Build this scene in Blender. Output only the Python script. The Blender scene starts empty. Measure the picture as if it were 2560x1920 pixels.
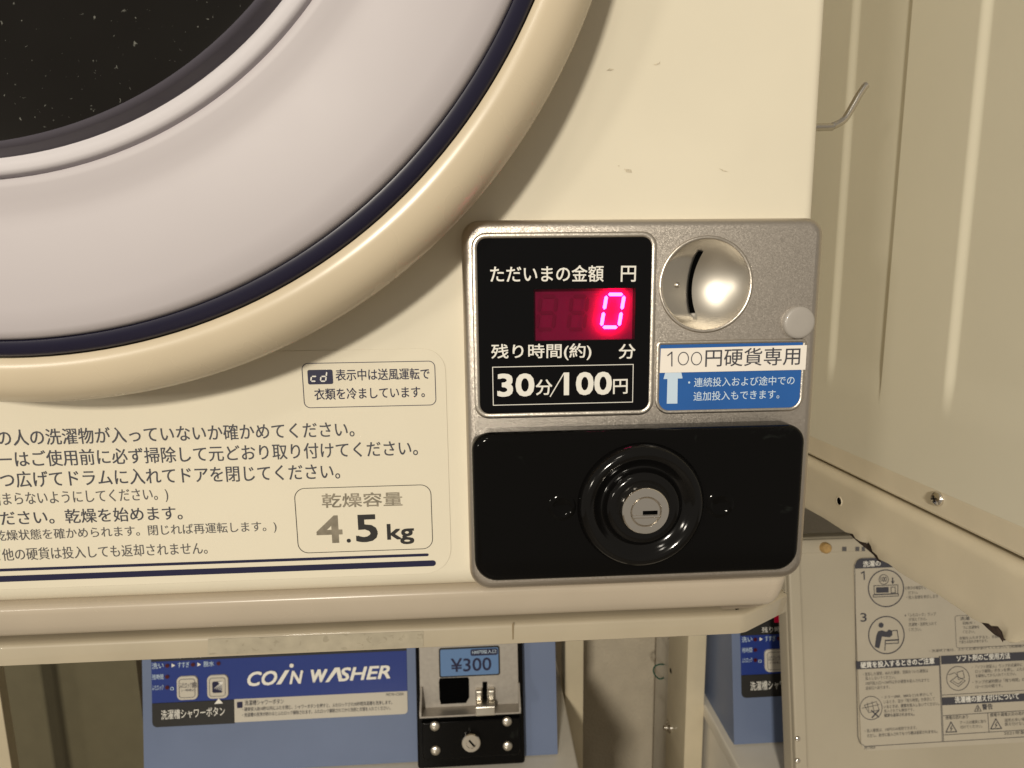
import bpy, bmesh, math, random
from mathutils import Vector, Matrix
random.seed(7)
S = bpy.context.scene
COL = S.collection
PI = math.pi
R = math.radians

# ------------------------------------------------------------------ camera
CAMZ, CAMD, FPX = 1.53, 0.26, 1480.0          # camera height, metres in front of the dryer, focal length in photo pixels
YAW, PITCH, ROLL = R(3.0), R(8.69), R(0.77)
fw = Vector((math.sin(YAW)*math.cos(PITCH), math.cos(YAW)*math.cos(PITCH), -math.sin(PITCH)))
rt = Vector((math.cos(YAW), -math.sin(YAW), 0))
dn = fw.cross(rt)
RT = math.cos(ROLL)*rt + math.sin(ROLL)*dn
DN = -math.sin(ROLL)*rt + math.cos(ROLL)*dn
CPOS = Vector((0, -CAMD, CAMZ))
cam = bpy.data.cameras.new('camera')
camo = bpy.data.objects.new('camera', cam)
COL.objects.link(camo)
camo.matrix_world = Matrix(((RT.x, -DN.x, -fw.x, CPOS.x), (RT.y, -DN.y, -fw.y, CPOS.y), (RT.z, -DN.z, -fw.z, CPOS.z), (0, 0, 0, 1)))
cam.sensor_width = 36
cam.lens = 36*FPX/2560
cam.clip_start, cam.clip_end = 0.01, 50
cam.dof.use_dof = True
cam.dof.focus_distance = 0.245
cam.dof.aperture_fstop = 24
S.camera = camo

# ------------------------------------------------------------------ light
w = bpy.data.worlds.new('World'); S.world = w; w.use_nodes = True
bg = w.node_tree.nodes['Background']
bg.inputs[0].default_value = (1.0, 0.90, 0.76, 1); bg.inputs[1].default_value = 0.29
LAMP = (1.0, 0.92, 0.785)
def area(name, loc, target, sx, sy, power, col):
    l = bpy.data.lights.new(name, 'AREA'); l.shape = 'RECTANGLE'; l.size, l.size_y = sx, sy
    l.energy = power; l.color = col
    o = bpy.data.objects.new(name, l); COL.objects.link(o)
    o.location = loc
    o.rotation_euler = (Vector(target)-Vector(loc)).to_track_quat('-Z', 'Y').to_euler()
    return o
area('ceiling_lamp', (-0.75, -3.2, 2.36), (0.0, 0.0, 1.5), 0.28, 0.22, 88, LAMP)
area('near_ceiling_lamp', (-0.28, -1.30, 2.50), (0.0, 0.0, 1.5), 0.17, 0.14, 2.0, LAMP)
area('left_lamp', (-1.25, -1.45, 1.70), (0.0, 0.0, 1.5), 0.18, 0.16, 5.5, LAMP)
S.view_settings.view_transform = 'Standard'; S.view_settings.look = 'None'
S.view_settings.exposure = 0; S.view_settings.gamma = 1; S.view_settings.use_curve_mapping = False
S.cycles.use_denoising = True
S.cycles.max_bounces = 8

# ------------------------------------------------------------------ materials
def mat(name, col, rough=0.5, metal=0.0, coat=0.0, coat_rough=0.05, mottle=0.0, mscale=40, bump=0.0, bscale=60, bdist=0.001,
        emis=None, estr=0.0, rvar=0.0, spec=0.5, smudge=None, flake=0.0, bdetail=2):
    m = bpy.data.materials.new(name); m.use_nodes = True
    nt = m.node_tree; b = nt.nodes['Principled BSDF']
    b.inputs['Base Color'].default_value = (*col, 1)
    b.inputs['Roughness'].default_value = rough
    b.inputs['Metallic'].default_value = metal
    b.inputs['Coat Weight'].default_value = coat
    b.inputs['Coat Roughness'].default_value = coat_rough
    b.inputs['Specular IOR Level'].default_value = spec
    if emis:
        b.inputs['Emission Color'].default_value = (*emis, 1); b.inputs['Emission Strength'].default_value = estr
    tc = nt.nodes.new('ShaderNodeTexCoord')
    def noise(sc, det=3, dist=0.0):
        n = nt.nodes.new('ShaderNodeTexNoise'); n.inputs['Scale'].default_value = sc; n.inputs['Detail'].default_value = det
        n.inputs['Distortion'].default_value = dist
        nt.links.new(tc.outputs['Object'], n.inputs['Vector']); return n
    col_out = None
    if mottle:
        n = noise(mscale, 5); r = nt.nodes.new('ShaderNodeValToRGB')
        r.color_ramp.elements[0].position, r.color_ramp.elements[1].position = 0.3, 0.72
        r.color_ramp.elements[0].color = (*[c*(1-mottle) for c in col], 1)
        r.color_ramp.elements[1].color = (*[min(1, c*(1+mottle*0.6)) for c in col], 1)
        nt.links.new(n.outputs['Fac'], r.inputs['Fac']); col_out = r.outputs['Color']
    if smudge:                       # (colour, scale, threshold, strength): sparse scuffs and specks
        sc, ss, st, sv = smudge
        n = noise(ss, 6, 0.6); r = nt.nodes.new('ShaderNodeValToRGB')
        r.color_ramp.elements[0].position, r.color_ramp.elements[1].position = st, min(1, st+0.05)
        r.color_ramp.elements[0].color = (0, 0, 0, 1); r.color_ramp.elements[1].color = (sv, sv, sv, 1)
        nt.links.new(n.outputs['Fac'], r.inputs['Fac'])
        mx = nt.nodes.new('ShaderNodeMix'); mx.data_type = 'RGBA'
        nt.links.new(r.outputs['Color'], mx.inputs[0])
        if col_out: nt.links.new(col_out, mx.inputs[6])
        else: mx.inputs[6].default_value = (*col, 1)
        mx.inputs[7].default_value = (*sc, 1); col_out = mx.outputs[2]
    if flake:
        v = nt.nodes.new('ShaderNodeTexVoronoi'); v.inputs['Scale'].default_value = 3400
        nt.links.new(tc.outputs['Object'], v.inputs['Vector'])
        sub = nt.nodes.new('ShaderNodeVectorMath'); sub.operation = 'SUBTRACT'; sub.inputs[1].default_value = (.5, .5, .5)
        nt.links.new(v.outputs['Color'], sub.inputs[0])
        scl = nt.nodes.new('ShaderNodeVectorMath'); scl.operation = 'SCALE'; scl.inputs['Scale'].default_value = flake
        nt.links.new(sub.outputs[0], scl.inputs[0])
        g = nt.nodes.new('ShaderNodeNewGeometry'); ad = nt.nodes.new('ShaderNodeVectorMath'); ad.operation = 'ADD'
        nt.links.new(g.outputs['Normal'], ad.inputs[0]); nt.links.new(scl.outputs[0], ad.inputs[1])
        nz = nt.nodes.new('ShaderNodeVectorMath'); nz.operation = 'NORMALIZE'
        nt.links.new(ad.outputs[0], nz.inputs[0]); nt.links.new(nz.outputs[0], b.inputs['Normal'])
    if col_out: nt.links.new(col_out, b.inputs['Base Color'])
    if rvar:
        n = noise(25, 4); mr = nt.nodes.new('ShaderNodeMapRange')
        mr.inputs[3].default_value = max(0.0, rough-rvar); mr.inputs[4].default_value = rough+rvar
        nt.links.new(n.outputs['Fac'], mr.inputs[0]); nt.links.new(mr.outputs[0], b.inputs['Roughness'])
    if bump:
        n = noise(bscale, bdetail); bp = nt.nodes.new('ShaderNodeBump'); bp.inputs['Strength'].default_value = bump
        bp.inputs['Distance'].default_value = bdist
        nt.links.new(n.outputs['Fac'], bp.inputs['Height']); nt.links.new(bp.outputs[0], b.inputs['Normal'])
        if coat: nt.links.new(bp.outputs[0], b.inputs['Coat Normal'])
    return m

M = {}
M['cream'] = mat('cream enamel', (.70, .645, .515), .3, rvar=.06, mottle=.04, mscale=14, smudge=((.42, .33, .2), 38, .74, .45), bump=.06, bscale=180, bdist=.0003)
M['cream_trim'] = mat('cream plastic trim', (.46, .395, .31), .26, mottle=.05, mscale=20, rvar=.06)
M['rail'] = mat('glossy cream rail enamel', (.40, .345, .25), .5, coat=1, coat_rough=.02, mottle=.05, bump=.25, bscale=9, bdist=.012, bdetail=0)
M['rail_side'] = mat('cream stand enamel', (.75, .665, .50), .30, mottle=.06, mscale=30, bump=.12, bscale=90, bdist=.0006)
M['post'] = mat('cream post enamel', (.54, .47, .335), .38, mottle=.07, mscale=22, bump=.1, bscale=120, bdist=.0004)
M['side'] = mat('olive cream sheet steel', (.80, .755, .61), .3, mottle=.04, mscale=9, bump=.08, bscale=25, bdist=.0008)
M['sticker'] = mat('clear cream sticker film', (.695, .64, .512), .22, mottle=.03, mscale=12)
M['door_rim'] = mat('beige door rim plastic', (.60, .51, .37), .27, mottle=.05, mscale=16, rvar=.05)
M['door_ring'] = mat('pale grey door plastic', (.48, .445, .46), .5, mottle=.03, mscale=9, rvar=.06, smudge=((.62, .58, .55), 30, .7, .5))
M['white_ring'] = mat('white inner ring plastic', (.74, .71, .74), .25)
M['scuff'] = mat('brown scuff', (.56, .49, .36), .5, mottle=.3, mscale=900)
M['groove'] = mat('brown groove', (.22, .17, .1), .5)
M['navy_gloss'] = mat('navy gasket gloss', (.010, .009, .028), .3)
M['gasket'] = mat('grey gasket', (.085, .078, .10), .3, coat=.3)
M['glass'] = mat('dark door glass', (.010, .009, .008), .09, smudge=((.26, .26, .23), 560, .675, .5), mottle=.5, mscale=8, spec=.14)
M['silver'] = mat('silver flake paint', (.57, .52, .46), .40, metal=1.0, flake=.16)
M['silver_bead'] = mat('polished silver bead', (.62, .57, .50), .36, metal=1.0, flake=.12)
M['steel'] = mat('brushed steel', (.66, .62, .55), .3, metal=1.0, bump=.06, bscale=300, bdist=.0003, mottle=.05)
M['cup'] = mat('satin steel cup', (.62, .58, .51), .40, metal=1.0, bump=.05, bscale=500, bdist=.0002)
M['chrome'] = mat('bright chrome', (.78, .74, .68), .13, metal=1.0)
M['black_gloss'] = mat('black gloss plastic', (.0035, .0033, .0032), .08, spec=.10, smudge=((.03, .035, .03), 42, .68, .25), rvar=.03)
M['black_panel'] = mat('black display panel', (.004, .004, .0045), .07, spec=.13)
M['black'] = mat('matt black', (.012, .011, .010), .6)
M['hookwire'] = mat('dull steel wire', (.58, .54, .48), .24, metal=1.0)
M['plate'] = mat('matt silver sheet', (.40, .37, .33), .5, metal=.7, mottle=.08, mscale=200)
M['label_white'] = mat('grey white label', (.50, .465, .395), .35)
M['black_boss'] = mat('black polished boss', (.0035, .0033, .0032), .11, spec=.32)
M['hole'] = mat('slot darkness', (.002, .002, .002), .9, spec=0)
M['ink'] = mat('dark print ink', (.05, .05, .062), .4)
M['ink_soft'] = mat('thin print ink', (.09, .085, .085), .45)
M['navy_ink'] = mat('navy print ink', (.014, .014, .045), .3)
M['foil'] = mat('worn silver foil print', (.45, .40, .31), .32, metal=.75, mottle=.45, mscale=130)
M['white_print'] = mat('white print', (.72, .70, .64), .4)
M['white_sticker'] = mat('white paper sticker', (.78, .73, .66), .5, mottle=.03)
M['blue_sticker'] = mat('blue sticker', (.018, .10, .34), .3, mottle=.06, mscale=50)
M['pale_blue_print'] = mat('pale blue print', (.52, .64, .76), .4)
M['cap'] = mat('frosted key cap', (.34, .315, .285), .4, coat=.1)
M['led_window'] = mat('red display window', (.56, .014, .12), .5, spec=.2)
M['led_ghost'] = mat('unlit display segment', (.44, .012, .09), .5, spec=.2)
M['led'] = mat('lit display segment', (.8, .2, .5), .4, emis=(1.0, .026, .22), estr=62)
m = bpy.data.materials.new('tinted display glass'); m.use_nodes = True; nt = m.node_tree
tr_ = nt.nodes.new('ShaderNodeBsdfTransparent'); tr_.inputs[0].default_value = (.50, .40, .45, 1)
gl_ = nt.nodes.new('ShaderNodeBsdfGlossy'); gl_.inputs['Roughness'].default_value = .05
mx_ = nt.nodes.new('ShaderNodeMixShader'); mx_.inputs[0].default_value = .02
nt.links.new(tr_.outputs[0], mx_.inputs[1]); nt.links.new(gl_.outputs[0], mx_.inputs[2]); nt.links.new(mx_.outputs[0], nt.nodes['Material Output'].inputs[0])
M['tint'] = m
M['led_dim'] = mat('dim red display', (.16, .004, .02), .3, emis=(1, .0, .05), estr=.12)
M['console'] = mat('light blue console plastic', (.13, .168, .27), .42, mottle=.05, mscale=16, bump=.05, bscale=200, bdist=.0003)
M['blue_label'] = mat('royal blue label', (.020, .040, .20), .3)
M['price_blue'] = mat('price label blue', (.10, .19, .37), .4)
M['washer'] = mat('washer white enamel', (.66, .62, .54), .3, mottle=.04)
M['lid'] = mat('washer lid plastic', (.41, .365, .28), .45, mottle=.05, mscale=12, bump=.05, bscale=150, bdist=.0003)
M['lid_label'] = mat('lid label film', (.45, .405, .325), .35, mottle=.03)
M['red_dot'] = mat('dark red lamp', (.06, .006, .01), .3)
M['rubber'] = mat('tan rubber stop', (.40, .25, .09), .6, mottle=.25, mscale=300)
M['rust'] = mat('rusty bare steel', (.045, .028, .02), .8, mottle=.6, mscale=260, bump=.6, bscale=300, bdist=.0008)
M['wall'] = mat('textured wallpaper', (.50, .44, .34), .8, mottle=.08, mscale=25, bump=.7, bscale=170, bdist=.002, bdetail=4)
M['floor'] = mat('grey vinyl floor', (.25, .22, .18), .5, mottle=.2, mscale=8)
M['green'] = mat('green wire coating', (.01, .07, .045), .4)
M['faded'] = mat('faded sticker', (.355, .315, .235), .55, mottle=.12, mscale=160, smudge=((.24, .21, .15), 240, .60, .6))
M['dark_side'] = mat('dark olive sheet', (.12, .105, .062), .5, mottle=.06)  # sheet in a dark olive base colour, lightly mottled

# ------------------------------------------------------------------ object helpers
def link(o, parent=None):
    COL.objects.link(o)
    if parent: o.parent = parent
    return o
def root(name, loc, label, cat, group=None):
    o = bpy.data.objects.new(name, None); o.location = loc; o.empty_display_size = .05
    o['label'] = label; o['category'] = cat
    if group: o['group'] = group
    return link(o)
def rootof(p):
    while p and p.parent: p = p.parent
    return p.location.copy() if p else Vector((0, 0, 0))

class Frame:
    """A real plane in the room: origin, two axes and the normal that faces the viewer."""
    def __init__(s, O, U=(1, 0, 0), V=(0, 0, 1)):
        s.O, s.U, s.V = Vector(O), Vector(U).normalized(), Vector(V).normalized()
        s.N = s.U.cross(s.V).normalized()
    def uv(s, x, y):                                # measured photo point -> plane coordinates in metres
        d = RT*((x-1280)/FPX) + DN*((y-960)/FPX) + fw
        t = (s.O-CPOS).dot(s.N)/d.dot(s.N)
        p = CPOS + d*t - s.O
        return (p.dot(s.U), p.dot(s.V))
    def pt(s, u, v, h=0): return s.O + s.U*u + s.V*v + s.N*h
    def px(s, x, y, h=0): return s.pt(*s.uv(x, y), h)
def front(Y): return Frame((0, Y, CAMZ))
def side(X): return Frame((X, 0, CAMZ), (0, -1, 0), (0, 0, 1))      # faces -X

_tc = {}
def text_mesh(body, bold, shear):
    k = (body, bold, shear)
    if k not in _tc:
        c = bpy.data.curves.new('lettering', 'FONT'); c.body = body; c.offset = bold; c.shear = shear; c.resolution_u = 3
        o = bpy.data.objects.new('lettering', c); COL.objects.link(o)
        dg = bpy.context.evaluated_depsgraph_get(); dg.update()
        me = o.evaluated_get(dg).to_mesh()
        vs = [(v.co.x, v.co.y) for v in me.vertices]; fs = [tuple(p.vertices) for p in me.polygons]
        o.evaluated_get(dg).to_mesh_clear()
        bpy.data.objects.remove(o); bpy.data.curves.remove(c)
        x0, x1 = min(v[0] for v in vs), max(v[0] for v in vs); y0, y1 = min(v[1] for v in vs), max(v[1] for v in vs)
        _tc[k] = ([((x-x0)/(x1-x0), (y-y0)/(y1-y0)) for x, y in vs], fs)
    return _tc[k]

def rr(u0, v0, u1, v1, r, n=7):
    rs = r if isinstance(r, (list, tuple)) else (r,)*4          # bl, br, tr, tl
    out = []
    for (cx, cy, a, q) in ((u0, v0, 180, rs[0]), (u1, v0, 270, rs[1]), (u1, v1, 0, rs[2]), (u0, v1, 90, rs[3])):
        if q <= 0: out.append((cx, cy)); continue
        ox = cx+q if cx == u0 else cx-q; oy = cy+q if cy == v0 else cy-q
        for i in range(n+1):
            t = R(a+90*i/n); out.append((ox+q*math.cos(t), oy+q*math.sin(t)))
    return out
def circ(cx, cy, r, n=48, ry=None): return [(cx+r*math.cos(2*PI*i/n), cy+(ry or r)*math.sin(2*PI*i/n)) for i in range(n)]

class Shape:
    def __init__(s, fr=None): s.f = fr; s.v = []; s.q = []
    def add(s, vs, fs):
        k = len(s.v); s.v += [Vector(x) for x in vs]; s.q += [tuple(i+k for i in f) for f in fs]; return s
    def poly(s, pts, h=0): return s.add([s.f.pt(u, v, h) for u, v in pts], [tuple(range(len(pts)))])
    def polypx(s, pts, h=0): return s.poly([s.f.uv(*p) for p in pts], h)
    def loft(s, rings, close=True, cap0=False, cap1=False):      # rings: lists of 3D points of equal length
        k = len(s.v); n = len(rings[0])
        for r in rings: s.v += [Vector(p) for p in r]
        for i in range(len(rings)-1):
            for j in range(n if close else n-1):
                a, b = k+i*n+j, k+i*n+(j+1) % n; s.q.append((a, b, b+n, a+n))
        if cap0: s.add(rings[0], [tuple(reversed(range(n)))])     # caps keep their own corners, so they shade flat
        if cap1: s.add(rings[-1], [tuple(range(n))])
        return s
    def fill(s, loops, h=0):                                     # flat face with holes
        c = bpy.data.curves.new('fill', 'CURVE'); c.dimensions = '2D'; c.fill_mode = 'BOTH'
        for l in loops:
            sp = c.splines.new('POLY'); sp.points.add(len(l)-1); sp.use_cyclic_u = True
            for p, (x, y) in zip(sp.points, l): p.co = (x*100, y*100, 0, 1)
        o = bpy.data.objects.new('fill', c); COL.objects.link(o)
        dg = bpy.context.evaluated_depsgraph_get(); dg.update(); e = o.evaluated_get(dg); me = e.to_mesh()
        s.add([s.f.pt(v.co.x/100, v.co.y/100, h) for v in me.vertices], [tuple(p.vertices) for p in me.polygons])
        e.to_mesh_clear(); bpy.data.objects.remove(o); bpy.data.curves.remove(c)
        return s
    def slab(s, u0, v0, u1, v1, r, h0, h1, bev=0.001, nb=4, cap=True):     # rounded plate with a rounded front edge
        rs = [max(q, .00004) for q in (r if isinstance(r, (list, tuple)) else (r,)*4)]
        rings = [[s.f.pt(u, v, h0) for u, v in rr(u0, v0, u1, v1, rs)]]
        for i in range(nb+1):
            t = PI/2*i/nb; d = bev*(1-math.cos(t)); h = h1-bev+bev*math.sin(t)
            rings.append([s.f.pt(u, v, h) for u, v in rr(u0+d, v0+d, u1-d, v1-d, [max(q-d, .00002) for q in rs])])
        return s.loft(rings, cap1=cap)
    def frame(s, outer, inner, h=0): return s.loft([[s.f.pt(u, v, h) for u, v in outer], [s.f.pt(u, v, h) for u, v in inner]])
    def outline(s, u0, v0, u1, v1, r, wd, h=0):
        return s.frame(rr(u0, v0, u1, v1, r), rr(u0+wd, v0+wd, u1-wd, v1-wd, max(r-wd, .00001)), h)
    def bead(s, path, wr, h, n=8, closed=True):                  # half-round moulding along a closed path on the plane
        m = len(path); rings = []
        for i in range(m):
            a, b = Vector(path[i-1]), Vector(path[(i+1) % m]); t = (b-a).normalized(); nn = Vector((t.y, -t.x))
            rings.append([s.f.pt(path[i][0]+nn.x*wr*math.cos(PI*k/n), path[i][1]+nn.y*wr*math.cos(PI*k/n), h*math.sin(PI*k/n)) for k in range(n+1)])
        rings.append(rings[0]); return s.loft(rings, close=False)
    def stroke(s, pts, wd, h=0):
        for a, b in zip(pts, pts[1:]):
            a, b = Vector(a), Vector(b); t = (b-a); L = t.length
            if L < 1e-7: continue
            t /= L; n = Vector((-t.y, t.x))*wd/2; e = t*wd*.35
            s.poly([a-e-n, b+e-n, b+e+n, a-e+n], h)
        return s
    def strokepx(s, pts, wpx, h=0):
        p = [s.f.uv(*q) for q in pts]; k = (Vector(s.f.uv(pts[0][0]+10, pts[0][1]))-Vector(p[0])).length/10
        return s.stroke(p, wpx*k, h)
    def text(s, body, L, Rr, hpx, bold=0.0, shear=0.0, h=0):     # L, Rr: measured bottom-left and bottom-right of the ink; hpx: ink height
        a, b = Vector(s.f.uv(*L)), Vector(s.f.uv(*Rr)); t = Vector(s.f.uv(L[0], L[1]-hpx))
        d = b-a; up = Vector((-d.y, d.x)).normalized()*abs((t-a).y)
        vs, fs = text_mesh(body, 0.0, shear)
        rx, q = d.normalized()*up.length*bold, up*bold               # heavier strokes: the glyphs printed again, a hair apart
        for k, (i, j) in enumerate(((1, 1), (-1, 1), (1, -1), (-1, -1)) if bold else ((0, 0),)):
            s.add([s.f.pt(*(a+rx*(1-2*x)+q*(1-2*y)+d*x+up*y+rx*i+q*j), h+k*4e-6) for x, y in vs], fs)
        return s
    def lathe(s, c, prof, n=64, a0=0, a1=360):                  # prof: (radius, height); c: plane coordinates of the axis
        rings = []
        full = a1-a0 >= 360
        for r, h in prof:
            rings.append([s.f.pt(c[0]+r*math.cos(R(a0+(a1-a0)*i/n)), c[1]+r*math.sin(R(a0+(a1-a0)*i/n)), h) for i in range(n if full else n+1)])
        return s.loft(rings, close=full, cap1=full)
    def ball(s, c, r, hr, h=0, n=20, k=6): return s.lathe(c, [(r*math.cos(PI/2*i/k)+1e-6, h+hr*math.sin(PI/2*i/k)) for i in range(k+1)], n)
    def tube(s, pts, r, n=10):
        P3 = [Vector(p) for p in pts]; rings = []
        for i, p in enumerate(P3):
            t = (P3[min(i+1, len(P3)-1)]-P3[max(i-1, 0)]).normalized()
            a = t.cross(Vector((0, 1, 0.2))).normalized(); b = t.cross(a)
            rings.append([p+a*r*math.cos(2*PI*k/n)+b*r*math.sin(2*PI*k/n) for k in range(n)])
        return s.loft(rings, cap0=True, cap1=True)
    def box(s, a, b, bev=0.0):
        bm = bmesh.new(); bmesh.ops.create_cube(bm, size=1)
        for v in bm.verts: v.co = Vector([(a[i]+b[i])/2 + v.co[i]*(b[i]-a[i]) for i in range(3)])
        if bev: bmesh.ops.bevel(bm, geom=bm.edges[:], offset=bev, segments=3, affect='EDGES', profile=.5)
        bm.verts.index_update(); s.add([v.co for v in bm.verts], [tuple(v.index for v in f.verts) for f in bm.faces]); bm.free(); return s
    def build(s, name, m, parent, smooth=True, fix=False, **props):
        base = rootof(parent)
        me = bpy.data.meshes.new(name); me.from_pydata([v-base for v in s.v], [], s.q)
        if fix:
            bm = bmesh.new(); bm.from_mesh(me); bmesh.ops.remove_doubles(bm, verts=bm.verts, dist=1e-6)
            bmesh.ops.recalc_face_normals(bm, faces=bm.faces); bm.to_mesh(me); bm.free()
        me.materials.append(M[m] if isinstance(m, str) else m)
        if smooth: me.shade_smooth(); me.set_sharp_from_angle(angle=R(38))
        o = bpy.data.objects.new(name, me)
        for k, v in props.items(): o[k] = v
        return link(o, parent)

def sweep(path, prof, s):
    """path: plan-view (x, y) points, outward = right of travel; prof: (outward offset, z)."""
    rings = []
    for i, p in enumerate(path):
        a = Vector(path[max(i-1, 0)]); b = Vector(path[min(i+1, len(path)-1)]); p = Vector(p)
        t = (b-a).normalized(); n = Vector((t.y, -t.x))
        k = 1.0
        if 0 < i < len(path)-1:
            t1 = (p-a).normalized(); k = 1/max(.5, n.dot(Vector((t1.y, -t1.x))))
        rings.append([Vector((p.x+n.x*o*k, p.y+n.y*o*k, z)) for o, z in prof])
    return s.loft(rings, close=False)
def corner_path(x0, x1, y0, y1, r, n=8):
    return [(x0, y0), (x1-r, y0)] + [(x1-r+r*math.sin(PI/2*i/n), y0+r-r*math.cos(PI/2*i/n)) for i in range(1, n+1)] + [(x1, y1)]
def lerp(a, b, t): return a+(b-a)*t
def copy_tree(o, parent=None):
    c = o.copy(); COL.objects.link(c)
    if parent: c.parent = parent
    for ch in list(o.children): copy_tree(ch, c)
    return c
Zc = CAMZ

# ------------------------------------------------------------------ room
s = Shape(); s.add([(-2.5, .80, 0), (2.5, .80, 0), (2.5, .80, 2.6), (-2.5, .80, 2.6)], [(0, 1, 2, 3)])
wl = s.build('wall', 'wall', None); wl['kind'] = 'structure'
s = Shape(); s.add([(-2.5, -3, 0), (2.5, -3, 0), (2.5, .80, 0), (-2.5, .80, 0)], [(0, 1, 2, 3)])
fl = s.build('floor', 'floor', None); fl['kind'] = 'structure'

# ------------------------------------------------------------------ the dryer
X0, X1 = -.478, .1478
ZS = Zc-.1362                          # seam between the front panel and the bottom trim
dry = root('coin_dryer', (-.165, .2, Zc-.165), 'cream coin dryer with round grey door and red display showing zero', 'dryer', 'coin dryers')
F0 = front(0)
cab = [(-.10, Zc+.50), (0, Zc+.50), (0, ZS+.010), (-.0001, ZS+.0085), (-.0007, ZS+.0062), (-.0018, ZS+.0040), (-.0032, ZS+.0022), (-.0046, ZS+.0010), (-.0055, ZS+.0004), (-.02, ZS+.0004)]
s = sweep(corner_path(X0, X1, 0, .42, .005), cab, Shape()); s.build('cabinet', 'cream', dry)
tr = [(-.012, ZS+.0008), (-.0050, ZS+.0004), (-.0026, ZS+.0001), (-.0012, ZS-.0004), (-.0004, ZS-.0011), (-.0001, ZS-.0021), (-.0004, ZS-.0040), (-.0012, ZS-.0075),
      (-.0024, ZS-.0112), (-.0038, ZS-.0142), (-.0062, ZS-.0170), (-.0100, ZS-.0192), (-.016, ZS-.0202), (-.03, ZS-.0204)]
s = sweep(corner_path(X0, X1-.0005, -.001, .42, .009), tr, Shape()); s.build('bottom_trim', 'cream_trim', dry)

# door: concentric rings turned about one axis
DC = (-.166, .186)
def ring(name, m, prof, parent, a0=0, a1=360, n=160): return Shape(F0).lathe(DC, [(r, -y) for r, y in prof], n).build(name, m, parent)
def ringo(name, m, prof, parent, n=200):
    s = Shape(F0); rings = [[F0.pt(DC[0]+r*math.cos(2*PI*i/n), DC[1]+r*math.sin(2*PI*i/n), -y) for i in range(n)] for r, y in prof]
    return s.loft(rings).build(name, m, parent)
door = ringo('door', 'door_ring', [(.1999, -.034), (.1997, -.0435), (.1987, -.0459), (.1965, -.0472), (.189, -.0487), (.178, -.0502), (.168, -.0509), (.1635, -.0511),
              (.1605, -.0512), (.1580, -.0516), (.1545, -.0524), (.1510, -.0533), (.1490, -.0536), (.1482, -.0532), (.1481, -.044)], dry)
ringo('door_rim', 'door_rim', [(.2165, -.0001), (.2165, -.0255), (.2205, -.0262), (.2232, -.0268), (.2241, -.0276), (.2244, -.0290), (.2240, -.0315), (.2226, -.0350), (.2200, -.0384), (.2165, -.0408),
              (.2115, -.0423), (.2076, -.0423), (.2064, -.0414), (.2060, -.034)], door)
ringo('rim_gasket', 'navy_gloss', [(.2059, -.036), (.2058, -.0415), (.2053, -.0424), (.2043, -.0432), (.2028, -.0438), (.2013, -.0442), (.2003, -.0442), (.1999, -.0436), (.19985, -.036)], door)
ringo('ring_groove', 'groove', [(.1481, -.0445), (.1473, -.0470), (.1466, -.0470)], door)
ringo('inner_ring', 'white_ring', [(.1472, -.044), (.1470, -.0526), (.1465, -.0538), (.1456, -.0545), (.1440, -.0551), (.1424, -.0556)], door)
ringo('glass_gasket', 'gasket', [(.1424, -.0556), (.1417, -.0566), (.1409, -.0588), (.1400, -.0602), (.1390, -.0606)], door)
Shape(F0).lathe(DC, [(.1390, .0606), (.1380, .06062), (.06, .06064), (.0001, .06064)], 160).build('door_glass', 'glass', door)

# small scuffs on the front sheet
for pts in ([(1516, 176), (1524, 171), (1536, 173), (1528, 177)], [(1634, 161), (1646, 158), (1651, 153), (1650, 159), (1640, 163)], [(1560, 422), (1578, 424), (1580, 432), (1566, 430)],
            [(1544, 414), (1549, 413), (1548, 417)], [(1796, 420), (1806, 424), (1822, 430), (1808, 428)], [(1448, 40), (1450, 39), (1451, 41)]):
    s = Shape(front(-.00015)); s.polypx(pts); s.build('scuff_mark', 'scuff', dry, smooth=False)
# instruction sticker
FS = front(-.0002)
s = Shape(FS)
u1, v1 = FS.uv(1122, 870); u0, v0 = X0+.03, FS.uv(1122, 1432)[1]
s.slab(u0, v0, FS.uv(1128, 1380)[0], v1, (.004, .012, .010, .004), -.0001, .0001, bev=.0001, nb=1)
stk = s.build('instruction_sticker', 'sticker', dry)
z3 = lambda x, y: (x*.5787, 960+y*.5787)
z4 = lambda x, y: (x*.2893, 1020+y*.2893)
z5 = lambda x, y: (580+x*.3738, 860+y*.3738)
FT = front(-.00045)
big, small = Shape(FT), Shape(FT)
big.text('の人の洗濯物が入っていないか確かめてください。', z3(-8, 269), z3(1532, 228), 41, .006)
big.text('ーはご使用前に必ず掃除して元どおり取り付けてください。', z3(-3, 362), z3(1806, 309), 41, .006)
big.text('つ広げてドラムに入れてドアを閉じてください。', z3(5, 450), z3(1470, 410), 41, .006)
small.text('詰まらないようにしてください。)', z4(-82, 864), z4(1458, 812), 38, .002)
big.text('ください。乾燥を始めます。', z4(-110, 1020), z4(1580, 965), 36, .006)
small.text('乾燥状態を確かめられます。閉じれば再運転します。)', z4(-38, 1165), z3(1196, 642), 31, .002)
small.text('て他の硬貨は投入しても返却されません。', z4(-72, 1325), z4(1795, 1262), 31, .002)
big.build('lettering', 'ink', stk, smooth=False); small.build('lettering', 'ink_soft', stk, smooth=False)
nv = Shape(FT)
a, b = FT.uv(753, 908), FT.uv(1091, 1013); nv.outline(a[0], b[1], b[0], a[1], .0028, .0003)
a, b = FT.uv(768, 925), FT.uv(833, 960); nv.slab(a[0], b[1], b[0], a[1], .0008, 0, .00002, .00001, 1)
nv.text('表示中は送風運転で', z5(695, 247), z5(1322, 236), 29, .008)
nv.text('衣類を冷ましています。', z5(553, 376), z5(1290, 357), 29, .008)
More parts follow.
